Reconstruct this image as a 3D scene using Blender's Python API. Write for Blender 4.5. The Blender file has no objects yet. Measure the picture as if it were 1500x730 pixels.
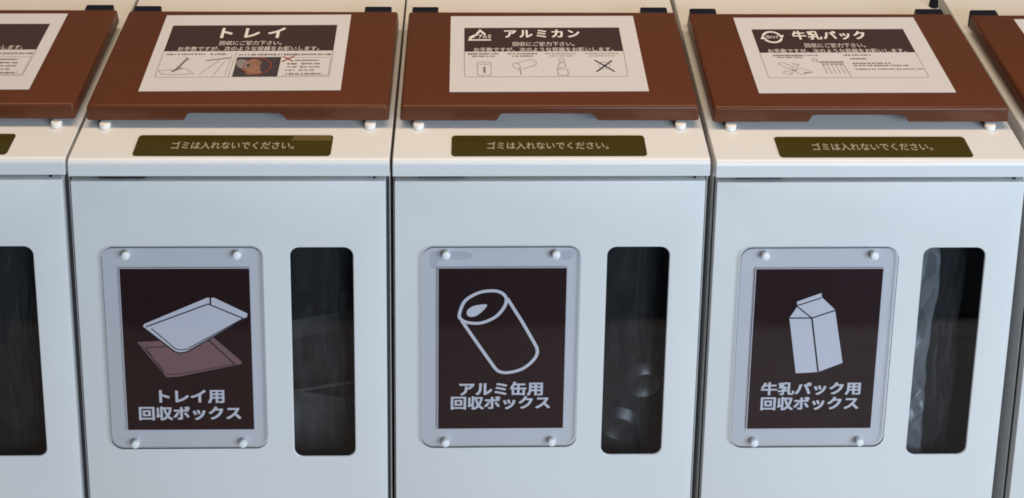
import bpy, bmesh, math, random
from mathutils import Vector, Matrix
import mathutils

# ------------------------------------------------------------------ camera, world, lamps, exposure
sc = bpy.context.scene
COL = sc.collection

CAM_X, CAM_Y, CAM_Z = 0.5692, -1.7356, 2.0287
PITCH, YAW, ROLL = 0.2223, 0.0223, -0.0145
FOCAL_PX, CENTRE_Y = 2026.845, -435.17      # of the 1500 x 730 photograph (the lower part of a taller frame)
cy, sy, cp, sp = math.cos(YAW), math.sin(YAW), math.cos(PITCH), math.sin(PITCH)
fwd = Vector((sy * cp, cy * cp, -sp)); right = Vector((cy, -sy, 0)); down = fwd.cross(right)
r2 = math.cos(ROLL) * right + math.sin(ROLL) * down
d2 = -math.sin(ROLL) * right + math.cos(ROLL) * down
cam_data = bpy.data.cameras.new('camera')
cam = bpy.data.objects.new('camera', cam_data); COL.objects.link(cam)
mw = Matrix((r2, -d2, -fwd)).transposed().to_4x4(); mw.translation = (CAM_X, CAM_Y, CAM_Z)
cam.matrix_world = mw
cam_data.sensor_width = 36; cam_data.lens = FOCAL_PX / 1500 * 36
cam_data.shift_y = -(365 - CENTRE_Y) / 1500
cam_data.clip_end = 100; cam_data.clip_start = 0.01
sc.camera = cam

world = bpy.data.worlds.new('World'); sc.world = world; world.use_nodes = True
bg = world.node_tree.nodes['Background']
bg.inputs[0].default_value = (0.80, 0.76, 0.72, 1); bg.inputs[1].default_value = 0.15


def area(name, loc, target, sx, sy_, power, col):
    l = bpy.data.lights.new(name, 'AREA'); l.shape = 'RECTANGLE'; l.size = sx; l.size_y = sy_
    l.energy = power; l.color = col
    o = bpy.data.objects.new(name, l); COL.objects.link(o); o.location = loc
    o.rotation_euler = (Vector(target) - Vector(loc)).to_track_quat('-Z', 'Y').to_euler()
    return o


area('ceiling_lamp', (0.7, 0.20, 3.3), (0.7, 0.18, 0.9), 3.2, 0.18, 53, (1.0, 0.755, 0.51))
area('shopfront_daylight', (3.2, -4.2, 1.9), (0.8, 0.0, 0.8), 4.5, 2.4, 285, (0.715, 0.865, 1.03))

sc.view_settings.view_transform = 'Standard'
sc.view_settings.look = 'None'
sc.view_settings.exposure = 0.0
sc.view_settings.gamma = 1.0
sc.cycles.filter_width = 1.8


# ------------------------------------------------------------------ materials
def new_mat(name):
    m = bpy.data.materials.new(name); m.use_nodes = True
    return m, m.node_tree.nodes, m.node_tree.links, m.node_tree.nodes['Principled BSDF']


def paint(name, col, rough=0.4, spec=0.5, var=0.03, bump=0.0, bscale=400, rvar=0.06, vscale=6.0, coat=0.0):
    m, n, l, p = new_mat(name)
    tc = n.new('ShaderNodeTexCoord')
    no = n.new('ShaderNodeTexNoise'); no.inputs['Scale'].default_value = vscale; no.inputs['Detail'].default_value = 6
    l.new(tc.outputs['Object'], no.inputs['Vector'])
    ramp = n.new('ShaderNodeMix'); ramp.data_type = 'RGBA'
    ramp.inputs[6].default_value = tuple(max(0, c * (1 - var)) for c in col) + (1,)
    ramp.inputs[7].default_value = tuple(min(1, c * (1 + var)) for c in col) + (1,)
    l.new(no.outputs[0], ramp.inputs[0]); l.new(ramp.outputs[2], p.inputs['Base Color'])
    mr = n.new('ShaderNodeMapRange'); mr.inputs[3].default_value = rough - rvar; mr.inputs[4].default_value = rough + rvar
    l.new(no.outputs[0], mr.inputs[0]); l.new(mr.outputs[0], p.inputs['Roughness'])
    p.inputs['Specular IOR Level'].default_value = spec
    if coat:
        p.inputs['Coat Weight'].default_value = coat; p.inputs['Coat Roughness'].default_value = 0.12
    if bump:
        b = n.new('ShaderNodeTexNoise'); b.inputs['Scale'].default_value = bscale; b.inputs['Detail'].default_value = 2
        l.new(tc.outputs['Object'], b.inputs['Vector'])
        bp = n.new('ShaderNodeBump'); bp.inputs['Strength'].default_value = bump; bp.inputs['Distance'].default_value = 0.001
        l.new(b.outputs[0], bp.inputs['Height']); l.new(bp.outputs[0], p.inputs['Normal'])
    return m


def clear_sheet(name, tint, gloss_rough=0.06, ior=1.49, extra_diffuse=0.0):
    """Thin clear plastic: light passes with a tint, the skin reflects by Fresnel."""
    m, n, l, p = new_mat(name); n.remove(p); out = n['Material Output']
    tr = n.new('ShaderNodeBsdfTransparent'); tr.inputs[0].default_value = tuple(tint) + (1,)
    gl = n.new('ShaderNodeBsdfGlossy'); gl.inputs['Roughness'].default_value = gloss_rough
    fr = n.new('ShaderNodeFresnel'); fr.inputs[0].default_value = ior
    ge = n.new('ShaderNodeNewGeometry'); inv = n.new('ShaderNodeMath'); inv.operation = 'SUBTRACT'; inv.inputs[0].default_value = 1.0
    l.new(ge.outputs['Backfacing'], inv.inputs[1])
    ml = n.new('ShaderNodeMath'); ml.operation = 'MULTIPLY'; l.new(fr.outputs[0], ml.inputs[0]); l.new(inv.outputs[0], ml.inputs[1])
    mx = n.new('ShaderNodeMixShader'); l.new(ml.outputs[0], mx.inputs[0])
    last = tr
    if extra_diffuse:
        df = n.new('ShaderNodeBsdfDiffuse'); df.inputs[0].default_value = (0.7, 0.72, 0.74, 1)
        m2 = n.new('ShaderNodeMixShader'); m2.inputs[0].default_value = extra_diffuse
        l.new(tr.outputs[0], m2.inputs[1]); l.new(df.outputs[0], m2.inputs[2]); last = m2
    l.new(last.outputs[0], mx.inputs[1]); l.new(gl.outputs[0], mx.inputs[2])
    l.new(mx.outputs[0], out.inputs[0])
    return m


M = {}
M['white'] = paint('white powder coat', (0.74, 0.735, 0.72), 0.33, 0.5, 0.03, 0.06, 900, 0.09, 4.0)
M['brown'] = paint('brown moulded plastic', (0.110, 0.0345, 0.0150), 0.27, 0.24, 0.10, 0.05, 1200, 0.09, 7.0)
M['hinge'] = paint('dark navy hinge plastic', (0.008, 0.009, 0.018), 0.5, 0.15)
M['rubber'] = paint('white rubber', (0.82, 0.79, 0.74), 0.45)
M['cap'] = paint('white screw cap', (0.84, 0.84, 0.84), 0.5)
M['slot'] = paint('black latch', (0.008, 0.009, 0.012), 0.5)
M['paper'] = paint('laminated white paper', (0.66, 0.645, 0.66), 0.30, 0.5, 0.015)
M['ink_brown'] = paint('dark brown print', (0.050, 0.029, 0.027), 0.28, 0.5, 0.06)
M['ink_sign'] = paint('deep brown sign print', (0.022, 0.0062, 0.0075), 0.5, 0.3, 0.06)
M['ink_white'] = paint('white print', (0.72, 0.71, 0.73), 0.5, 0.3)
M['ink_cream'] = paint('cream print', (0.44, 0.40, 0.31), 0.5, 0.3)
M['ink_bright'] = paint('bright white print', (0.78, 0.74, 0.71), 0.5, 0.3)
M['ink_mid'] = paint('off white print', (0.64, 0.59, 0.56), 0.5, 0.3)
M['ink_pink'] = paint('dusty pink print', (0.26, 0.145, 0.14), 0.5, 0.3)
M['ink_line'] = paint('dark line print', (0.025, 0.02, 0.03), 0.5, 0.3)
M['ink_grey'] = paint('grey print', (0.16, 0.135, 0.13), 0.5, 0.3, 0.25, vscale=300)
M['ink_pale'] = paint('pale grey print', (0.36, 0.325, 0.31), 0.5, 0.3, 0.15, vscale=300)
M['ink_red'] = paint('red print', (0.30, 0.05, 0.04), 0.5, 0.3)
M['photo_dark'] = paint('photo print dark', (0.055, 0.045, 0.050), 0.35, 0.4, 0.6, vscale=90)
M['photo_skin'] = paint('photo print tan', (0.28, 0.15, 0.10), 0.35, 0.4, 0.5, vscale=70)
M['photo_pale'] = paint('photo print pale', (0.26, 0.23, 0.23), 0.35, 0.4, 0.5, vscale=70)
M['olive'] = paint('olive gold label film', (0.053, 0.040, 0.006), 0.20, 0.35, 0.10, vscale=30)
M['tape'] = paint('paler olive film', (0.13, 0.10, 0.035), 0.25, 0.5, 0.1)
M['acrylic'] = clear_sheet('clear acrylic', (0.93, 0.93, 0.947))
M['acrylic_edge'] = paint('acrylic cut edge', (0.10, 0.11, 0.13), 0.25)
M['pane'] = clear_sheet('smoked pane', (0.71, 0.72, 0.735), 0.03, 1.5)
M['film'] = clear_sheet('clear bag film', (0.86, 0.87, 0.88), 0.16, 1.7, 0.085)
M['film_milky'] = clear_sheet('milky bag film', (0.86, 0.87, 0.88), 0.22, 2.1, 0.68)
M['residue'] = clear_sheet('adhesive residue', (0.91, 0.92, 0.95), 0.4, 1.3)
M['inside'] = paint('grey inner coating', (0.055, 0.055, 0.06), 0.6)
M['foam'] = paint('pale foam', (0.34, 0.31, 0.28), 0.7)
M['alu'] = paint('brushed aluminium', (0.30, 0.285, 0.27), 0.42); M['alu'].node_tree.nodes['Principled BSDF'].inputs['Metallic'].default_value = 1.0
M['carton'] = paint('white card', (0.6, 0.58, 0.55), 0.6)


def floor_mat():
    m, n, l, p = new_mat('shop floor tile')
    tc = n.new('ShaderNodeTexCoord')
    br = n.new('ShaderNodeTexBrick'); br.inputs['Scale'].default_value = 1.0
    br.offset = 0.0; br.inputs['Brick Width'].default_value = 0.45; br.inputs['Row Height'].default_value = 0.45
    br.inputs['Mortar Size'].default_value = 0.003
    br.inputs['Color1'].default_value = (0.33, 0.26, 0.215, 1); br.inputs['Color2'].default_value = (0.37, 0.29, 0.235, 1)
    br.inputs['Mortar'].default_value = (0.12, 0.10, 0.09, 1)
    l.new(tc.outputs['Object'], br.inputs['Vector'])
    l.new(br.outputs[0], p.inputs['Base Color']); p.inputs['Roughness'].default_value = 0.45
    return m


M['floor'] = floor_mat()
M['mat'] = paint('dark reflection mat', (0.045, 0.055, 0.068), 0.95, 0.1, 0.3, 0.6, 300)


# ------------------------------------------------------------------ helpers
def finish(bm, name, mats, smooth=True):
    me = bpy.data.meshes.new(name)
    bmesh.ops.recalc_face_normals(bm, faces=bm.faces[:])
    bm.to_mesh(me); bm.free()
    for m in mats if isinstance(mats, (list, tuple)) else [mats]:
        me.materials.append(m)
    if smooth:
        me.polygons.foreach_set('use_smooth', [True] * len(me.polygons))
        for f in me.polygons:                     # broad flat panels keep their own normal
            if f.area > 0.002 or len(f.vertices) > 8:
                f.use_smooth = False
        me.set_sharp_from_angle(angle=math.radians(32))
    return me


def link(name, me, parent=None, **props):
    o = bpy.data.objects.new(name, me); COL.objects.link(o)
    if parent is not None:
        o.parent = parent
    for k, v in props.items():
        o[k] = v
    return o


def box(x0, x1, y0, y1, z0, z1, bev=0.0, seg=2, bm=None):
    b = bmesh.new()
    bmesh.ops.create_cube(b, size=1)
    for v in b.verts:
        v.co = Vector(((x0 + x1) / 2 + v.co.x * (x1 - x0), (y0 + y1) / 2 + v.co.y * (y1 - y0), (z0 + z1) / 2 + v.co.z * (z1 - z0)))
    if bev:
        bmesh.ops.bevel(b, geom=b.edges[:], offset=bev, segments=seg, profile=0.5, affect='EDGES')
    if bm is None:
        return b
    me = bpy.data.meshes.new('tmp'); b.to_mesh(me); b.free(); bm.from_mesh(me); bpy.data.meshes.remove(me)
    return bm


def rrect(x0, x1, y0, y1, r, n=8):
    pts = []
    for cx, cy_, a0 in ((x1 - r, y1 - r, 0), (x0 + r, y1 - r, 90), (x0 + r, y0 + r, 180), (x1 - r, y0 + r, 270)):
        for k in range(n + 1):
            a = math.radians(a0 + 90 * k / n)
            pts.append((cx + r * math.cos(a), cy_ + r * math.sin(a)))
    return pts


def prism(pts, fn, h0, h1):
    """Extrude a 2-D outline; fn(u, v, h) gives the 3-D place."""
    b = bmesh.new()
    A = [b.verts.new(fn(u, v, h0)) for u, v in pts]; B = [b.verts.new(fn(u, v, h1)) for u, v in pts]
    b.faces.new(A); b.faces.new(B)
    n = len(pts)
    for i in range(n):
        b.faces.new((A[i], A[(i + 1) % n], B[(i + 1) % n], B[i]))
    return b


def boolean(bm_a, bm_b, op='DIFFERENCE'):
    bmesh.ops.recalc_face_normals(bm_a, faces=bm_a.faces[:]); bmesh.ops.recalc_face_normals(bm_b, faces=bm_b.faces[:])
    ma = bpy.data.meshes.new('a'); bm_a.to_mesh(ma); bm_a.free()
    mb = bpy.data.meshes.new('b'); bm_b.to_mesh(mb); bm_b.free()
    oa = bpy.data.objects.new('a', ma); ob = bpy.data.objects.new('b', mb)
    COL.objects.link(oa); COL.objects.link(ob)
    md = oa.modifiers.new('x', 'BOOLEAN'); md.operation = op; md.object = ob; md.solver = 'EXACT'
    dg = bpy.context.evaluated_depsgraph_get(); dg.update()
    me = bpy.data.meshes.new_from_object(oa.evaluated_get(dg))
    r = bmesh.new(); r.from_mesh(me)
    for o in (oa, ob):
        bpy.data.objects.remove(o)
    for x in (ma, mb, me):
        bpy.data.meshes.remove(x)
    return r


# --- flat print: everything is laid out in millimetres on a sheet, then placed by a frame
class Sheet:
    """2-D drawing surface: origin O, axes U, V, normal N; layers lie 0.12 mm apart."""
    def __init__(self, O, U, V, N, lift=0.0003):
        self.O, self.U, self.V, self.N, self.lift = Vector(O), Vector(U), Vector(V), Vector(N), lift

    def at(self, u, v, h=0.0):
        return self.O + self.U * (u / 1000) + self.V * (v / 1000) + self.N * h


class Print:
    def __init__(self, sheet):
        self.s = sheet; self.bm = bmesh.new(); self.mats = []; self.layer = 0

    def _mi(self, m):
        if m not in self.mats:
            self.mats.append(m)
        return self.mats.index(m)

    def _h(self, up):
        return self.s.lift + 0.00012 * up

    def poly(self, pts, m, up=0):
        vs = [self.bm.verts.new(self.s.at(u, v, self._h(up))) for u, v in pts]
        tris = mathutils.geometry.tessellate_polygon([[Vector((u, v, 0)) for u, v in pts]])
        for t in tris:
            try:
                f = self.bm.faces.new([vs[i] for i in t]); f.material_index = self._mi(m)
            except ValueError:
                pass
        return self

    def stroke(self, pts, w, m, closed=False, up=1):
        n = len(pts); L, R = [], []
        for i in range(n):
            p = Vector(pts[i])
            a = Vector(pts[i - 1]) if (i > 0 or closed) else None
            b = Vector(pts[(i + 1) % n]) if (i < n - 1 or closed) else None
            d1 = (p - a).normalized() if a is not None else None
            d2_ = (b - p).normalized() if b is not None else None
            d = ((d1 if d1 is not None else d2_) + (d2_ if d2_ is not None else d1))
            d = d.normalized() if d.length > 1e-6 else (d1 or d2_)
            nn = Vector((-d.y, d.x)); k = 1.0
            if d1 is not None and d2_ is not None:
                k = 1 / max(0.5, nn.dot(Vector((-d1.y, d1.x))))
            L.append(p + nn * w / 2 * k); R.append(p - nn * w / 2 * k)
        lv = [self.bm.verts.new(self.s.at(q.x, q.y, self._h(up))) for q in L]
        rv = [self.bm.verts.new(self.s.at(q.x, q.y, self._h(up))) for q in R]
        for i in range(n if closed else n - 1):
            j = (i + 1) % n
            f = self.bm.faces.new((lv[i], lv[j], rv[j], rv[i])); f.material_index = self._mi(m)
        return self

    def rect(self, x0, x1, y0, y1, m, up=0):
        return self.poly([(x0, y0), (x1, y0), (x1, y1), (x0, y1)], m, up)

    def text(self, body, x0, x1, ytop, ybot, m, bold=0.02, up=1, spacing=1.0, heavy=0.0):
        c = bpy.data.curves.new('t', 'FONT'); c.body = body; c.size = 1; c.offset = bold; c.space_character = spacing
        c.resolution_u = 3
        o = bpy.data.objects.new('t', c); COL.objects.link(o)
        dg = bpy.context.evaluated_depsgraph_get(); dg.update()
        me = bpy.data.meshes.new_from_object(o.evaluated_get(dg))
        xs = [v.co.x for v in me.vertices]; ys = [v.co.y for v in me.vertices]
        a0, a1, b0, b1 = min(xs), max(xs), min(ys), max(ys)
        mi = self._mi(m)
        k = heavy
        offs = [(0, 0)] if k == 0 else [(0, 0), (k, k * 0.6), (-k, -k * 0.6), (k, -k * 0.6), (-k, k * 0.6)]
        sx, sy = (x1 - x0 - 0) / (a1 - a0), (ytop - ybot) / (b1 - b0)
        for q, (dx, dy) in enumerate(offs):
            vs = [self.bm.verts.new(self.s.at(x0 + (v.co.x - a0 + dx) * sx, ybot + (v.co.y - b0 + dy) * sy, self._h(up + 0.35 * q))) for v in me.vertices]
            for pgn in me.polygons:
                try:
                    f = self.bm.faces.new([vs[i] for i in pgn.vertices]); f.material_index = mi
                except ValueError:
                    pass
        bpy.data.objects.remove(o); bpy.data.curves.remove(c); bpy.data.meshes.remove(me)
        return self

    def dashes(self, x0, x1, y, h, m, rng, up=0):
        """A line of print too small to read: broken dashes."""
        x = x0
        while x < x1:
            w = rng.uniform(1.6, 4.2); e = min(x + w, x1)
            hh = h * rng.uniform(0.6, 1.0)
            self.rect(x, e, y - hh / 2, y + hh / 2, m, up)
            x = e + rng.choice((0.5, 0.7, 0.9, 2.2))
        return self

    def build(self, name, parent, **kw):
        n = self.s.N
        me = bpy.data.meshes.new(name)
        for f in self.bm.faces:
            f.normal_update()
            if f.normal.dot(n) < 0:
                f.normal_flip()
        self.bm.to_mesh(me); self.bm.free()
        for m in self.mats:
            me.materials.append(m)
        return link(name, me, parent, **kw)


def spline(pts, closed=True, k=6):
    n = len(pts); out = []
    rng = range(n) if closed else range(n - 1)
    for i in rng:
        g = lambda j: Vector(pts[j % n]) if closed else Vector(pts[min(max(j, 0), n - 1)])
        p0, p1, p2, p3 = g(i - 1), g(i), g(i + 1), g(i + 2)
        for s in range(k):
            t = s / k
            q = 0.5 * ((2 * p1) + (-p0 + p2) * t + (2 * p0 - 5 * p1 + 4 * p2 - p3) * t * t + (-p0 + 3 * p1 - 3 * p2 + p3) * t ** 3)
            out.append((q.x, q.y))
    if not closed:
        out.append(tuple(pts[-1]))
    return out


def ellipse(cx, cy_, a, b, rot=0, n=28, a0=0, a1=360):
    out = []; c, s = math.cos(math.radians(rot)), math.sin(math.radians(rot))
    full = abs(a1 - a0) >= 360
    for k in range(n if full else n + 1):
        t = math.radians(a0 + (a1 - a0) * k / n); x, y = a * math.cos(t), b * math.sin(t)
        out.append((cx + c * x - s * y, cy_ + s * x + c * y))
    return out


# ------------------------------------------------------------------ the bin (all bins share these meshes)
T = math.radians(5.845)                     # slope of the top
BX0, BX1 = 0.0022, 0.4466                   # cabinet sides
LIP_Z0, LIP_Z1, C2 = 0.9577, 0.974, 0.982   # lip underside, start of the round edge, top plane height at y = 0
DEPTH = 0.52
HEAD_Y = 0.0175                              # face behind the door gap
SL = Vector((0, math.cos(T), math.sin(T))); NT = Vector((0, -math.sin(T), math.cos(T))); UX = Vector((1, 0, 0))


def topz(y):
    return C2 + math.tan(T) * y


def on_top(u, s, h):
    return Vector((u, 0, C2)) + SL * s + NT * h


def cabinet_mesh():
    # side profile in (y, z): lip front, round edge, slope, back, bottom, plinth, face behind the door
    prof = [(HEAD_Y, LIP_Z0), (0.0006, LIP_Z0), (0.0, LIP_Z0 + 0.0006), (0.0, LIP_Z1)]
    r = 0.0085
    c = Vector((r, C2 + math.tan(T) * r - r / math.cos(T)))
    prof[-1] = (0.0, c.y)
    for k in range(1, 9):
        a = math.radians(180 - (90 - math.degrees(T)) * k / 8 - 0)
        a = math.pi - (math.pi / 2 - T) * k / 8
        prof.append((c.x + r * math.cos(a), c.y + r * math.sin(a)))
    prof += [(DEPTH, topz(DEPTH)), (DEPTH, 0.0), (0.02, 0.0), (0.02, 0.055), (HEAD_Y, 0.055)]
    b = bmesh.new(); rings = []
    e = 0.0012                                # small rounding of the side edges
    cen = Vector((0.25, 0.5))
    for x, k in ((BX0, 1.0), (BX0 + e, 0.0), (BX1 - e, 0.0), (BX1, 1.0)):
        rings.append([b.verts.new((x, y + (e if y < 0.004 else 0) * k, z - (e if z > 0.96 else 0) * k)) for y, z in prof])
    n = len(prof)
    for i in range(3):
        for j in range(n):
            b.faces.new((rings[i][j], rings[i][(j + 1) % n], rings[i + 1][(j + 1) % n], rings[i + 1][j]))
    b.faces.new(rings[0]); b.faces.new(list(reversed(rings[3])))
    # hollow: the room behind the door
    cut = prism([(HEAD_Y - 0.004, 0.075), (HEAD_Y - 0.004, 0.93), (DEPTH - 0.006, topz(DEPTH) - 0.06), (DEPTH - 0.006, 0.075)],
                lambda y, z, x: (x, y, z), BX0 + 0.022, BX1 - 0.022)
    b = boolean(b, cut)
    box(BX0 + 0.024, BX1 - 0.024, 0.03, DEPTH - 0.02, 0.415, 0.419, 0, bm=b)      # inner shelf the bags stand on
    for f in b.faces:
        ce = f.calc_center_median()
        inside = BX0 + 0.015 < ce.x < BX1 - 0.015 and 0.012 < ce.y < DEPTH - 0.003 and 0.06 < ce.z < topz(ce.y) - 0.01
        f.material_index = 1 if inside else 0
    return finish(b, 'cabinet', [M['white'], M['inside']])


DX0, DX1, DZ0, DZ1 = 0.0050, 0.4412, 0.062, 0.9502
WIN = (0.3059, 0.3945, 0.5016, 0.8459)


def door_mesh():
    b = box(DX0, DX1, 0.0, 0.0155, DZ0, DZ1, 0.0013, 3)
    b = boolean(b, box(DX0 + 0.002, DX1 - 0.002, 0.0021, 0.03, DZ0 + 0.002, DZ1 - 0.002))
    cut = bmesh.new(); rings = []                 # flared cutter: leaves a rounded rim round the opening
    for y, o in ((-0.001, 0.00235), (0.0, 0.00125), (0.0006, 0.00045), (0.0014, 0.0), (0.02, 0.0)):
        rings.append([cut.verts.new((u, y, v)) for u, v in rrect(WIN[0] - o, WIN[1] + o, WIN[2] - o, WIN[3] + o, 0.0135 + o)])
    n = len(rings[0])
    cut.faces.new(rings[0]); cut.faces.new(rings[-1])
    for i in range(4):
        for j in range(n):
            cut.faces.new((rings[i][j], rings[i][(j + 1) % n], rings[i + 1][(j + 1) % n], rings[i + 1][j]))
    b = boolean(b, cut)
    return finish(b, 'door', M['white'])


def pane_mesh():
    b = prism(rrect(WIN[0] - 0.004, WIN[1] + 0.004, WIN[2] - 0.004, WIN[3] + 0.004, 0.015), lambda u, v, h: (u, h, v), 0.0022, 0.0036)
    return finish(b, 'window_pane', M['pane'])


LX0, LX1, LS0, LS1 = 0.0083, 0.4420, 0.0775, 0.3375
LH0, LH1 = 0.0085, 0.0338                   # lid underside and top above the sloping top


def lid_mesh():
    b = box(LX0, LX1, LS0, LS1, LH0, LH1, 0.0045, 4)
    for v in b.verts:                          # slight draft: sides lean in a little
        k = (v.co.z - LH0) / (LH1 - LH0)
        v.co.x += (0.0018 if v.co.x < 0.2 else -0.0018) * k
        v.co.y += (0.0012 if v.co.y < 0.2 else -0.0012) * k
    cav = box(LX0 + 0.0035, LX1 - 0.0035, LS0 + 0.0035, LS1 - 0.0035, LH0 - 0.01, LH1 - 0.0035)
    b = boolean(b, cav)
    r = []
    for (x, z) in ((0.1465, LH0 - 0.01), (0.1475, LH0 + 0.001), (0.1525, LH0 + 0.011), (0.1560, LH0 + 0.0137), (0.2840, LH0 + 0.0137),
                   (0.2885, LH0 + 0.011), (0.2960, LH0 + 0.001), (0.2970, LH0 - 0.01)):
        r.append((x, z))
    notch = prism(r, lambda u, v, h: (u, h, v), LS0 - 0.02, LS0 + 0.012)
    b = boolean(b, notch)
    for v in b.verts:
        v.co = on_top(v.co.x, v.co.y, v.co.z)
    return finish(b, 'lid', M['brown'])


def hinge_mesh(x0, x1):
    # knuckle block standing behind the lid
    pts = [(LS1 + 0.0006, 0.0), (LS1 + 0.020, 0.0), (LS1 + 0.020, 0.026), (LS1 + 0.017, 0.031), (LS1 + 0.0045, 0.031), (LS1 + 0.0006, 0.028)]
    b = prism(pts, lambda s, h, x: on_top(x, s, h + 0.0004), x0, x1)
    bmesh.ops.bevel(b, geom=b.edges[:], offset=0.0012, segments=2, affect='EDGES')
    return finish(b, 'hinge', M['hinge'])


def bumper_mesh(x):
    b = bmesh.new(); seg = 24
    rad = [(0.0, 0.0002), (0.0078, 0.0002), (0.0082, 0.005), (0.0079, 0.0070), (0.0068, 0.0081), (0.0, 0.0084)]
    rings = []
    for rr, h in rad:
        rings.append([b.verts.new(on_top(x + rr * math.cos(2 * math.pi * k / seg), 0.0770 + rr * math.sin(2 * math.pi * k / seg), h)) for k in range(seg)] if rr else [b.verts.new(on_top(x, 0.0770, h))])
    for i in range(len(rad) - 1):
        A, B = rings[i], rings[i + 1]
        for k in range(seg):
            q = (k + 1) % seg
            if len(A) == 1: b.faces.new((A[0], B[k], B[q]))
            elif len(B) == 1: b.faces.new((A[k], A[q], B[0]))
            else: b.faces.new((A[k], A[q], B[q], B[k]))
    return finish(b, 'bumper', M['rubber'])


ACR = (0.0435, 0.2685, 0.5215, 0.8500)


def sign_plate_mesh():
    b = prism(rrect(*ACR, 0.017, 10), lambda u, v, h: (u, h, v), -0.0062, -0.0032)
    bmesh.ops.recalc_face_normals(b, faces=b.faces[:])
    for f in b.faces:
        f.material_index = 0 if abs(f.normal.y) > 0.9 else 1
    return finish(b, 'sign_plate', [M['acrylic'], M['acrylic_edge']])


BOLTS = [(0.0777, 0.8390), (0.2329, 0.8390), (0.0777, 0.5312), (0.2329, 0.5312)]


def cap_mesh(x, z):
    b = bmesh.new(); seg = 20; rings = []
    rad = [(0.0045, -0.0003), (0.0045, -0.0064), (0.0061, -0.0064), (0.0061, -0.0085), (0.0052, -0.0102), (0.003, -0.0112), (0, -0.0115)]
    for rr, y in rad:
        rings.append([b.verts.new((x + rr * math.cos(2 * math.pi * k / seg), y, z + rr * math.sin(2 * math.pi * k / seg))) for k in range(seg)] if rr else [b.verts.new((x, y, z))])
    b.faces.new(rings[0])
    for i in range(len(rad) - 1):
        A, B = rings[i], rings[i + 1]
        for k in range(seg):
            q = (k + 1) % seg
            if len(B) == 1: b.faces.new((A[k], A[q], B[0]))
            else: b.faces.new((A[k], A[q], B[q], B[k]))
    return finish(b, 'screw_cap', M['cap'])


SGN = (0.0668, 0.8150)                      # top left of the dark print; 182 x 264 mm


def sign_sheet_mesh():
    b = box(SGN[0] - 0.0014, SGN[0] + 0.1834, -0.0028, -0.0023, SGN[1] - 0.2652, SGN[1] + 0.0014)
    return finish(b, 'sign_sheet', M['paper'], False)


LAB = (0.0889, 0.3640, 0.0096, 0.0562)


def notice_mesh():
    b = prism(rrect(*LAB, 0.0055), on_top, 0.0002, 0.0008)
    return finish(b, 'notice_label', M['olive'])


ME = {'cabinet': cabinet_mesh(), 'door': door_mesh(), 'window_pane': pane_mesh(), 'lid': lid_mesh(), 'sign_plate': sign_plate_mesh(),
      'sign_sheet': sign_sheet_mesh(), 'notice_label': notice_mesh()}
HINGES = [hinge_mesh(0.0150, 0.0570), hinge_mesh(0.3860, 0.4290)]
BUMPERS = [bumper_mesh(0.0355), bumper_mesh(0.4145)]
CAPS = [cap_mesh(*p) for p in BOLTS]


# ------------------------------------------------------------------ print on the front signs
def sign_frame():
    return Sheet((SGN[0], -0.0028, SGN[1]), (1, 0, 0), (0, 0, 1), (0, -1, 0), 0.00006)


class SignPrint(Print):
    def _h(self, up):
        return self.s.lift + 0.00005 * up


def sign_ground(parent):
    p = SignPrint(sign_frame()); p.rect(0, 182, 0, -263.8, M['ink_sign'], 0)
    p.build('print_ground', parent)


def art_tray(p):
    L, W_, K = M['ink_line'], M['ink_white'], M['ink_pink']
    p.poly([(19.6, -118.3), (128.7, -111.4), (167.1, -150.7), (166.4, -154.6), (75.4, -175.1), (59.2, -176.3)], K, 1)
    p.stroke([(70, -124.5), (31.2, -127.5), (55.4, -169.3)], 1.4, L, up=2)
    p.stroke([(24.5, -122.5), (61.5, -172.5)], 0.9, L, up=2)
    p.stroke([(119.5, -113.5), (157.5, -155.3)], 1.9, L, up=2)
    p.stroke([(60, -171.5), (78, -170.8), (158, -154.5)], 1.1, M['ink_sign'], up=2)
    p.poly([(28.9, -92.6), (31.2, -88.5), (121.2, -46.5), (131.2, -46.5), (177.3, -72.0), (177.2, -77.0), (89.5, -132.9), (80, -135), (73.3, -132.9)], W_, 3)
    p.stroke([(33, -93.3), (122.5, -56.5), (171.5, -80.0)], 2.0, L, up=4)
    p.stroke([(171.5, -80.0), (90.0, -129.8), (80.5, -131.2), (73.5, -129.0), (40.5, -95.5)], 1.5, L, up=5)
    p.stroke([(176.5, -78.5), (91.0, -133.6), (80.5, -136.2), (71.5, -133.4), (30, -94.5)], 2.0, L, up=6)
    p.stroke([(126, -46.4), (125.6, -58)], 2.4, L, up=7)


def art_can(p):
    W_ = M['ink_white']
    ell = spline([(29.9, -74.6), (37.8, -52.5), (57.4, -39.2), (77.6, -36.2), (90.4, -40.0), (96.7, -49.5), (93.8, -62.6), (82.0, -78), (62.0, -88), (42.6, -87.6), (33.0, -82.6)])
    p.stroke(ell, 4.7, W_, True, 1)
    side = [(33.2, -84.4), (60, -128), (80.8, -161.2)] + spline([(80.8, -161.2), (87.5, -168), (100.4, -170.2), (120.2, -164.6), (135.2, -152), (142.2, -139), (141.2, -128)], False)[1:] + [(120, -87), (98.0, -48.5)]
    p.stroke(side, 4.7, W_, False, 2)
    p.poly(spline([(40.3, -72.4), (42.5, -66.0), (51.5, -60.2), (69.0, -58.6), (62.4, -69.6), (52.6, -77.2), (43.8, -77.8)]), W_, 1)


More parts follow.
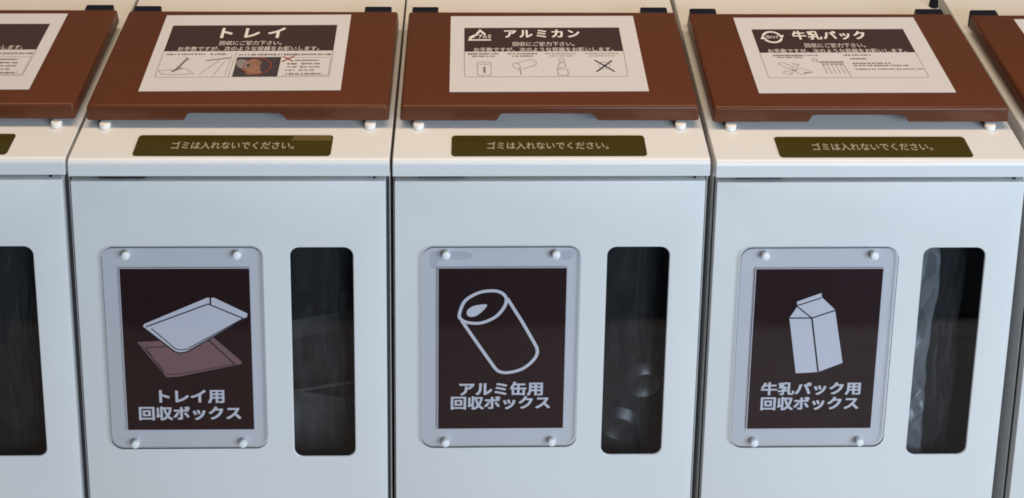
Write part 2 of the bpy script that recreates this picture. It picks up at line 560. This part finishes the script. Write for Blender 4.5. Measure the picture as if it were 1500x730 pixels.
def art_carton(p):
    W_, L = M['ink_white'], M['ink_line']
    p.poly([(95.7, -38.8), (96.1, -45.4), (116.8, -66.1), (133.6, -153.8), (98.8, -168.8), (66.3, -170.8), (51.7, -79.1), (54.0, -75.4), (62.0, -61.0), (61.2, -52.7)], W_, 1)
    p.stroke([(61.6, -59.2), (96.0, -46.6)], 1.9, L, up=2)
    p.stroke([(62.2, -61.0), (84.0, -79.3)], 1.9, L, up=3)
    p.stroke([(52.0, -79.4), (84.5, -79.4), (117.0, -67.2)], 2.0, L, up=4)
    p.stroke([(84.2, -79.6), (98.8, -168.6)], 2.4, L, up=5)


# ------------------------------------------------------------------ print on the lid sheets
PAPER_W, PAPER_H = 292.5, 206.8


def sheet_on_lid(parent, cx, s, rot):
    c, sn = math.cos(rot), math.sin(rot)
    U = UX * c + SL * sn; V = -UX * sn + SL * c
    h = LH1 + 0.0003
    ctr = on_top(cx, s, h)
    me_b = prism([(-PAPER_W / 2, -PAPER_H / 2), (PAPER_W / 2, -PAPER_H / 2), (PAPER_W / 2, PAPER_H / 2), (-PAPER_W / 2, PAPER_H / 2)],
                 lambda u, v, hh: ctr + U * (u / 1000) + V * (v / 1000) + NT * hh, 0, 0.0004)
    o = link('instruction_sheet', finish(me_b, 'instruction_sheet', M['paper'], False), parent)
    fr = Sheet(ctr + NT * 0.0004 - U * (PAPER_W / 2000) + V * (PAPER_H / 2000), U, V, NT, 0.00012)
    return o, fr


def sheet_base(fr, title, tx, hdr, bottom, seed):
    rng = random.Random(seed)
    p = SignPrint(fr)
    x0, x1, yt, yb = hdr
    p.rect(x0, x1, yt, yb, M['ink_brown'], 0)
    p.stroke([(x0, yb), (x0 + 0.4, bottom + 2.5), (x0 + 3, bottom), (x1 - 3, bottom), (x1 - 0.4, bottom + 2.5), (x1, yb)], 1.3, M['ink_pale'], up=0)
    p.text(title, tx[0], tx[1], tx[2], tx[3], M['ink_bright'], 0.012, 2, tx[4], heavy=0.02)
    p.text('回収にご協力下さい。', 96.5, 192, -75.3, -87.3, M['ink_mid'], 0.012, 2)
    p.text('お手数ですが、次のような容器をお願いします。', 36, 251, -90.8, -102.4, M['ink_mid'], 0.012, 2)
    return p, rng


def sheet_tray(o, fr):
    p, rng = sheet_base(fr, 'トレイ', (95, 193, -38.5, -66.5, 1.6), (15.8, 273, -30.5, -103.2), -172, 3)
    G, P_ = M['ink_grey'], M['ink_pale']
    p.dashes(21, 80, -111.5, 4.2, G, rng); p.dashes(88, 112, -111.7, 4.0, G, rng)
    p.dashes(131, 196, -113.5, 5, G, rng); p.dashes(199, 271, -113.5, 5.5, G, rng)
    p.stroke([(126.5, -107), (124.0, -171)], 1.2, P_, up=1); p.stroke([(121.0, -113), (118.5, -168)], 1.0, P_, up=1)
    # sketch of hands sorting trays
    p.stroke([(56, -121), (48, -142), (42, -155)], 3.6, G, up=1); p.stroke([(38, -158), (52, -148)], 3.2, M['ink_grey'], up=2)
    p.stroke([(52, -120), (59, -127)], 3.0, P_, up=2)
    p.stroke([(18.5, -155), (34, -153), (58, -150), (72, -163.5), (45, -165.5), (24, -164), (18.5, -155)], 1.1, P_, up=3)
    p.stroke([(84, -129), (120, -121.5)], 2.4, G, up=1); p.stroke([(104, -128), (80, -165.5)], 1.2, P_, up=2); p.stroke([(113, -130), (101, -168)], 1.2, P_, up=2)
    # photograph of a soiled tray
    p.rect(129.5, 196, -120, -172, M['photo_dark'], 1)
    p.poly(ellipse(155, -143, 17, 17, 0, 18), M['photo_skin'], 2); p.poly(ellipse(140, -138, 9, 13, 30, 14), M['photo_pale'], 3)
    p.poly(ellipse(176, -140, 9, 14, -15, 16), M['photo_dark'], 4); p.poly(ellipse(149, -142, 3, 3.5, 0, 10), M['photo_dark'], 4)
    p.poly(ellipse(160, -161, 12, 6, 10, 12), M['photo_skin'], 4)
    p.stroke(ellipse(163, -144.5, 20.5, 21, 0, 30), 1.8, M['ink_red'], True, 5)
    p.stroke([(198.5, -119), (215, -132)], 2.6, M['ink_red'], up=2); p.stroke([(215, -118), (198.5, -133)], 2.6, M['ink_red'], up=3)
    for y, a, b in ((-129.5, 218, 255), (-138.5, 207, 222), (-138.5, 228, 256), (-147, 208, 222), (-147, 227, 256), (-155.5, 206, 219), (-155.5, 226, 249), (-165, 208, 262)):
        p.dashes(a, b, y, 4.2, G, rng, 1)
    p.stroke([(203, -122), (271, -122.3), (271, -168.9), (202.6, -168.9)], 0.9, P_, up=2)
    p.build('printed_notice', o)


def icon_can(p, x0, x1, y0, y1, P_, G):
    w = x1 - x0
    p.stroke([(x0, y0 - 3), (x0 + 2, y0), (x1 - 2, y0), (x1, y0 - 3), (x1, y1 + 3), (x1 - 2, y1), (x0 + 2, y1), (x0, y1 + 3)], 1.3, P_, True, 1)
    p.stroke([(x0 + 1, y0 - 6), (x1 - 1, y0 - 6)], 1.2, P_, up=2)
    p.stroke([(x0 + w / 2, y0 - 13), (x0 + w / 2, y1 + 7)], 3.0, G, up=3)


def sheet_can(o, fr):
    p, rng = sheet_base(fr, 'アルミカン', (84.5, 202, -41, -63, 1.25), (21.5, 266.3, -34.6, -101.8), -169.2, 5)
    G, P_ = M['ink_grey'], M['ink_pale']; Wt = M['ink_bright']
    p.stroke([(38, -58.5), (46.3, -42.5), (54, -54)], 4.0, Wt, up=2)
    p.stroke([(33.5, -60), (29.5, -69.5), (63, -69.5)], 3.6, Wt, up=3)
    p.poly([(27.5, -62.5), (37.5, -64), (36.5, -54.5)], Wt, 4)
    p.text('アルミ', 43.5, 63.5, -54.5, -65.5, Wt, 0.03, 5)
    for x0, x1 in ((27, 74), (88, 134), (145, 193), (206, 258)):
        p.dashes(x0, x1, -108, 4.4, G if x0 < 140 else P_, rng); p.dashes(x0 + 6, x1 - 6, -114.5, 4.0, G if x0 < 140 else P_, rng)
    icon_can(p, 41.5, 62, -130, -166, P_, G)
    # crushing a can, tipped on its side
    p.stroke(ellipse(100.5, -141, 5, 8.5, 20, 16), 1.3, P_, True, 1)
    p.stroke([(101, -133), (124, -123.5), (131, -131), (129, -140), (106, -149.5)], 1.4, P_, up=2)
    p.stroke([(103, -147), (106, -152), (106, -164)], 2.2, P_, up=3)
    # a bottle-can with cap
    p.stroke([(166, -122), (173, -122), (173, -130), (166, -130)], 1.3, P_, True, 1)
    p.stroke([(167, -132), (164, -140), (161, -148), (175, -143), (174, -134)], 1.4, P_, True, 2)
    p.stroke([(162, -150), (162, -166), (177, -166), (177, -150)], 1.4, P_, True, 3)
    p.stroke(ellipse(233, -141, 9, 9, 0, 16), 1.0, P_, True, 1); p.stroke(ellipse(233, -135, 5, 4, 0, 12), 1.0, P_, True, 2)
    p.stroke([(219.5, -126), (247.5, -157)], 2.6, M['ink_line'], up=3); p.stroke([(246, -127.5), (220, -157)], 2.6, M['ink_line'], up=4)
    p.build('printed_notice', o)


def sheet_milk(o, fr):
    p, rng = sheet_base(fr, '牛乳パック', (84, 199.5, -40.5, -64.5, 1.12), (22.3, 265, -34.8, -101.2), -168.4, 7)
    G, P_ = M['ink_grey'], M['ink_pale']; Wt = M['ink_bright']
    cx, cy_ = 51, -57.5
    p.stroke(ellipse(cx, cy_, 14, 15, 0, 18, 25, 165), 4.0, Wt, up=2); p.stroke(ellipse(cx, cy_, 14, 15, 0, 18, 205, 345), 4.0, Wt, up=2)
    p.poly([(61, -52), (70.5, -52), (66, -61)], Wt, 3); p.poly([(31.5, -63), (41, -63), (36, -53)], Wt, 3)
    p.text('紙パック', 41.5, 60.5, -53, -61.5, Wt, 0.03, 4)
    p.dashes(41, 91, -109, 5.0, G, rng); p.dashes(94, 111, -109, 3.0, G, rng); p.dashes(47, 86, -114.5, 3.6, G, rng)
    p.dashes(150, 193, -108.5, 3.8, G, rng)
    for pts in ([(44, -131), (52, -127), (66, -140), (58, -145)], [(60, -148), (75, -142), (92, -153), (74, -160)], [(52, -150), (62, -156), (56, -161), (47, -154)], [(66, -130), (76, -133), (72, -139)]):
        p.stroke(pts, 1.3, P_, True, 1)
    p.dashes(62, 70, -149, 3, G, rng, 2); p.dashes(78, 90, -155, 3, G, rng, 2)
    p.stroke(ellipse(103, -122, 4, 4, 0, 10), 1.8, P_, True, 1)
    p.stroke([(108, -127), (146, -127)], 2.6, G, up=1)
    for k in range(5):
        p.stroke([(112 + 6.6 * k, -129), (113.5 + 6.6 * k, -158)], 1.3, P_, up=2)
        p.dashes(112 + 6.6 * k, 117 + 6.6 * k, -133, 3.4, G, rng, 3)
    p.stroke([(143, -129), (148, -166)], 1.4, P_, up=4)
    p.dashes(158, 185, -118.5, 4.0, G, rng); p.dashes(159, 218, -131, 4.4, G, rng); p.dashes(159, 244, -137, 3.6, G, rng)
    p.dashes(159, 262, -146.5, 3.6, G, rng)
    p.build('printed_notice', o)


# ------------------------------------------------------------------ assemble the row
def make_bin(label, pose, sheet, art, lines, sheet_fn, slot_dx=0.0, slot_h=0.002, sheet_pose=(0.2212, 0.2186, 0.009), label_dx=0.0):
    x, y, th = pose
    root = bpy.data.objects.new('recycling_bin', None); COL.objects.link(root)
    root.location = (x, y, 0); root.rotation_euler = (0, 0, th)
    root['label'] = label; root['category'] = 'recycling bin'; root['group'] = 'recycling bins standing side by side in a row'
    link('cabinet', ME['cabinet'], root)
    d = link('door', ME['door'], root); link('window_pane', ME['window_pane'], d)
    b = box(0.0375 + slot_dx, 0.1020 + slot_dx, 0.0010, 0.0100, LIP_Z0 - 0.0003 - slot_h, LIP_Z0 - 0.0003)  # black bar paints the shade of the latch opening under the lip
    link('slot_shade', finish(b, 'slot_shade', M['slot'], False), root)
    b = box(0.4235, 0.4275, 0.0015, 0.0080, LIP_Z0 - 0.0040, LIP_Z0 - 0.0004)
    link('door_stop', finish(b, 'door_stop', M['hinge'], False), root)
    link('lid', ME['lid'], root)
    for me in HINGES: link('hinge', me, root)
    for me in BUMPERS: link('bumper', me, root)
    n = link('notice_label', ME['notice_label'], root); n.location.x = label_dx
    fr = Sheet(on_top(LAB[0], LAB[3], 0.0008), UX, SL, NT, 0.00015)
    p = SignPrint(fr); p.text('ゴミは入れないでください。', 50.5, 222, -14.8, -31.6, M['ink_cream'], 0.004, 0)
    p.build('notice_lettering', n)
    if art is art_tray and sheet == 'whole':
        p = SignPrint(fr); p.poly([(218, -1.2), (270, -1.2), (273.4, -5), (273.4, -12.5), (214, -12.5), (219, -8)], M['tape'], 0)  # paler olive strip along the upper right of the label
        p.build('paler_strip', n, label='paler strip on the upper right of the label')
    sg = link('sign_plate', ME['sign_plate'], root)
    for me in CAPS: link('screw_cap', me, sg)
    if art is art_can:
        fr = Sheet((0, -0.0004, 0), (1, 0, 0), (0, 0, 1), (0, -1, 0), 0)
        p = SignPrint(fr); p.poly(spline([(54, 838), (62, 842), (78, 840.5), (96, 841), (113, 838), (112, 829), (98, 827), (84, 829), (73, 826), (66, 826), (65, 815), (57, 814), (54, 826)], True, 3), M['residue'], 0)
        p.build('adhesive_residue', sg, label='greyish smear of old tape at the upper left')
        p = SignPrint(fr); p.poly(spline([(222, 840), (240, 841), (254, 842), (258, 834), (252, 827), (236, 828), (224, 831)], True, 3), M['residue'], 0)
        p.build('adhesive_residue', sg, label='greyish smear of old tape at the upper right')
    sh = link('sign_sheet', ME['sign_sheet'], root)
    sign_ground(sh)
    p = SignPrint(sign_frame()); art(p); p.build('pictogram', sh)
    p = SignPrint(sign_frame())
    for t, x0, x1, yt, yb in lines:
        p.text(t, x0, x1, yt, yb, M['ink_white'], 0.012, 1, heavy=0.022)
    p.build('sign_lettering', sh)
    o, fr = sheet_on_lid(root, *sheet_pose)
    sheet_fn(o, fr)
    return root


TRAY_LINES = [('トレイ用', 47.5, 140, -197.5, -219.2), ('回収ボックス', 17.5, 163.5, -225.0, -247.4)]
CAN_LINES = [('アルミ缶用', 31.2, 151, -185.8, -208.7), ('回収ボックス', 18.9, 162, -209.8, -231.4)]
MILK_LINES = [('牛乳パック用', 17.5, 162.5, -185.9, -207.2), ('回収ボックス', 18.4, 161, -210.6, -232.4)]

bins = [
    make_bin('leftmost white recycling bin, mostly cut off by the left picture edge', (-0.4490, 0.0010, 0.0060), 'cut', art_tray, TRAY_LINES, sheet_tray, sheet_pose=(0.2195, 0.2175, 0.006)),
    make_bin('white recycling bin whose front sign shows two food trays, one pale and one pink', (0, 0, 0.0043), 'whole', art_tray, TRAY_LINES, sheet_tray, 0.006, 0.0032, (0.2212, 0.2186, 0.0126)),
    make_bin('white recycling bin whose front sign shows an outlined drink can', (0.4487, 0.0011, 0.0070), 'whole', art_can, CAN_LINES, sheet_can, 0.0, 0.0014, (0.2249, 0.2178, 0.0075), -0.0050),
    make_bin('white recycling bin whose front sign shows a white milk carton', (0.9002, 0.0, 0.0071), 'whole', art_carton, MILK_LINES, sheet_milk, -0.007, 0.0017, (0.2273, 0.2183, 0.0071), 0.0050),
    make_bin('rightmost white recycling bin with brown lid, only its left edge inside the photo', (1.3612, -0.0005, 0.0075), 'cut', art_carton, MILK_LINES, sheet_milk, -0.003, 0.0015),
]
# dark rubber stop standing at the back right corner of the carton bin
b = bmesh.new()
bmesh.ops.create_cone(b, cap_ends=True, segments=20, radius1=0.008, radius2=0.007, depth=0.012)
bmesh.ops.bevel(b, geom=b.edges[:], offset=0.001, segments=2, affect='EDGES')
for v in b.verts: v.co = on_top(0.4385 + v.co.x, 0.414 + v.co.y, 0.0064 + v.co.z)
link('rubber_stop', finish(b, 'rubber_stop', M['hinge']), bins[3])


# ------------------------------------------------------------------ what shows through the panes
def world_of(i, p):
    x, y, th = bins[i].location.x, bins[i].location.y, bins[i].rotation_euler.z
    return Vector((x + math.cos(th) * p[0] - math.sin(th) * p[1], y + math.sin(th) * p[0] + math.cos(th) * p[1], p[2]))


SHELF = 0.419


def liner(i, label, x0, x1, y0, seed, amp=0.010, mat='film'):
    """Open clear bag hanging behind the pane: a crumpled closed loop of film with a bottom."""
    rng = random.Random(seed); b = bmesh.new()
    nz, nu = 90, 200; x1b, y1 = x1, y0 + 0.25
    ph = [rng.uniform(0, 6.28) for _ in range(10)]
    per = []
    for k in range(nu):
        a = 2 * math.pi * k / nu
        c, s = math.cos(a), math.sin(a)
        e = 0.35
        per.append(((x0 + x1b) / 2 + (x1b - x0) / 2 * math.copysign(abs(c) ** e, c), (y0 + y1) / 2 + (y1 - y0) / 2 * math.copysign(abs(s) ** e, s)))
    rows = []
    for j in range(nz + 1):
        t = j / nz; z = SHELF + 0.002 + t * 0.47; row = []
        for k, (px, py) in enumerate(per):
            u = k / nu * 2 * math.pi
            f = math.sin(9 * u + 5 * t + ph[0]) * 0.5 + math.sin(17 * u - 11 * t + ph[1]) * 0.3 + math.sin(6 * u + 23 * t + ph[2]) * 0.28 + math.sin(31 * u + 9 * t + ph[3]) * 0.18
            f = (1 - abs(f)) ** 2 - 0.5
            k2 = amp * (0.3 + 0.7 * math.sin(math.pi * min(1, t + 0.15)))
            cx, cy_ = (x0 + x1b) / 2, (y0 + y1) / 2
            d = Vector((px - cx, py - cy_)).normalized()
            row.append(b.verts.new(world_of(i, (px - d.x * (f + 0.5) * k2, py - d.y * (f + 0.5) * k2, z))))
        rows.append(row)
    for j in range(nz):
        for k in range(nu):
            q = (k + 1) % nu
            b.faces.new((rows[j][k], rows[j][q], rows[j + 1][q], rows[j + 1][k]))
    b.faces.new(rows[0])
    o = link('liner_bag', finish(b, 'liner_bag', M[mat], True))
    o['label'] = label; o['category'] = 'bag'; o['group'] = 'clear bags lining the bins'
    return o


def drink_can(i, c, axis, label, r=0.033, h=0.115):
    b = bmesh.new(); seg = 32
    prof = [(0, -h / 2 + 0.010), (0.014, -h / 2 + 0.007), (0.0225, -h / 2 + 0.001), (0.0235, -h / 2), (0.025, -h / 2 + 0.001), (r, -h / 2 + 0.012), (r, h / 2 - 0.012), (0.027, h / 2 - 0.002), (0.0265, h / 2), (0.0255, h / 2 - 0.003), (0, h / 2 - 0.003)]
    q = Vector(axis).to_track_quat('Z', 'Y'); ctr = world_of(i, c); rings = []
    for rr, z in prof:
        ring = []
        for k in range(seg if rr else 1):
            a = 2 * math.pi * k / seg
            ring.append(b.verts.new(ctr + q @ Vector((rr * math.cos(a), rr * math.sin(a), z))))
        rings.append(ring)
    for j in range(len(prof) - 1):
        A, B = rings[j], rings[j + 1]
        for k in range(seg):
            w = (k + 1) % seg
            if len(A) == 1: b.faces.new((A[0], B[w], B[k]))
            elif len(B) == 1: b.faces.new((A[k], A[w], B[0]))
            else: b.faces.new((A[k], A[w], B[w], B[k]))
    o = link('drink_can', finish(b, 'drink_can', M['alu']))
    o['label'] = label; o['category'] = 'drink can'; o['group'] = 'cans lying in the can bin'
    return o


def foam_tray(i, c, rot, label, w=0.20, d=0.12, h=0.022):
    b = bmesh.new(); R = mathutils.Euler(rot).to_matrix(); ctr = world_of(i, c); rings = []
    for k, (s, z) in enumerate(((0.0, 0.0), (0.76, 0.0), (1.0, h), (1.03, h), (1.03, h - 0.003), (0.79, -0.003), (0.0, -0.003))):
        if s == 0: rings.append([b.verts.new(ctr + R @ Vector((0, 0, z)))])
        else: rings.append([b.verts.new(ctr + R @ Vector((u * s, v * s, z))) for u, v in rrect(-w / 2, w / 2, -d / 2, d / 2, 0.02, 5)])
    for j in range(len(rings) - 1):
        A, B = rings[j], rings[j + 1]; m_ = max(len(A), len(B))
        for k in range(m_):
            q = (k + 1) % m_
            if len(A) == 1: b.faces.new((A[0], B[k], B[q]))
            elif len(B) == 1: b.faces.new((A[k], A[q], B[0]))
            else: b.faces.new((A[k], A[q], B[q], B[k]))
    o = link('foam_tray', finish(b, 'foam_tray', M['foam']))
    o['label'] = label; o['category'] = 'food tray'; o['group'] = 'trays heaped in the tray bin'
    return o


liner(0, 'clear plastic bag inside the leftmost bin, seen through its window', 0.05, 0.40, 0.022, 11)
liner(1, 'clear plastic bag behind the window of the tray sign bin', 0.05, 0.40, 0.020, 12)
BAG3 = liner(3, 'crumpled clear bag filling the left of the milk carton bin window', 0.05, 0.40, 0.026, 14, 0.014)


def bag_fold(i, parent, x0, x1, z0, z1, y0, seed):
    # loose flap of the bag pressed against the pane, crumpled into sharp diagonal creases
    rng = random.Random(seed); b = bmesh.new(); nx, nz = 60, 220; rows = []
    tri = lambda t: abs((t % 1.0) - 0.5) * 2
    for j in range(nz + 1):
        t = j / nz; z = z0 + t * (z1 - z0); row = []
        edge = x1 + 0.0015 * math.sin(9 * t + 1) + (0.010 * (t - 0.55) if t > 0.55 else 0)
        for k in range(nx + 1):
            u = k / nx; x = x0 + u * (edge - x0)
            X, Z = (x - x0) * 22, (z - z0) * 22
            y = 0.0115 * tri(0.55 * X - 0.30 * Z + 0.2 * math.sin(Z * 0.8)) ** 2 + 0.0085 * tri(0.35 * X + 0.42 * Z + 0.3 * math.sin(X * 2 + 1)) ** 1.5
            y += 0.0045 * tri(1.3 * X - 0.9 * Z + 0.5 * math.sin(Z)) + 0.0025 * tri(0.7 * Z + 1.7 * X * math.sin(Z * 0.35))
            y += 0.012 * max(0, u - 0.86) / 0.14
            row.append(b.verts.new(world_of(i, (x, y0 + y, z))))
        rows.append(row)
    for j in range(nz):
        for k in range(nx):
            b.faces.new((rows[j][k], rows[j][k + 1], rows[j + 1][k + 1], rows[j + 1][k]))
    return link('bag_fold', finish(b, 'bag_fold', M['film_milky']), parent, label='milky crumpled fold of the bag against the pane')


liner(2, 'clear plastic bag round the cans, added to brighten the can bin window', 0.05, 0.40, 0.024, 15, 0.006)  # bag added so its film lifts the too dark window
drink_can(2, (0.343, 0.098, 0.5230), (0.12, 0.95, 0.22), 'aluminium can lower in the dark window of the can bin')
drink_can(2, (0.366, 0.094, 0.5990), (-0.12, 0.95, 0.18), 'aluminium can higher in the dark window of the can bin')
foam_tray(1, (0.335, 0.078, 0.462), (0.9, 0.25, 0.1), 'pale foam tray leaning low inside the window of the tray sign bin')
foam_tray(1, (0.345, 0.105, 0.585), (0.30, -0.25, -0.1), 'foam tray higher up inside the window of the tray sign bin')

bag_fold(3, BAG3, 0.288, 0.3375, 0.43, 0.885, 0.0055, 5)

# ------------------------------------------------------------------ floor
b = bmesh.new()
vs = [b.verts.new(p) for p in ((-8, -8, 0), (9, -8, 0), (9, 4, 0), (-8, 4, 0))]; b.faces.new(vs)
link('floor', finish(b, 'floor', M['floor'], False), None, kind='structure')
b = box(-4, 5, -4.2, -0.97, 0.0002, 0.008, 0.003)  # unseen mat, added so signs and panes reflect a darker upper band
link('reflection_mat', finish(b, 'reflection_mat', M['mat'], False), None, label='unseen dark mat added for its reflection in the signs and panes', category='mat')
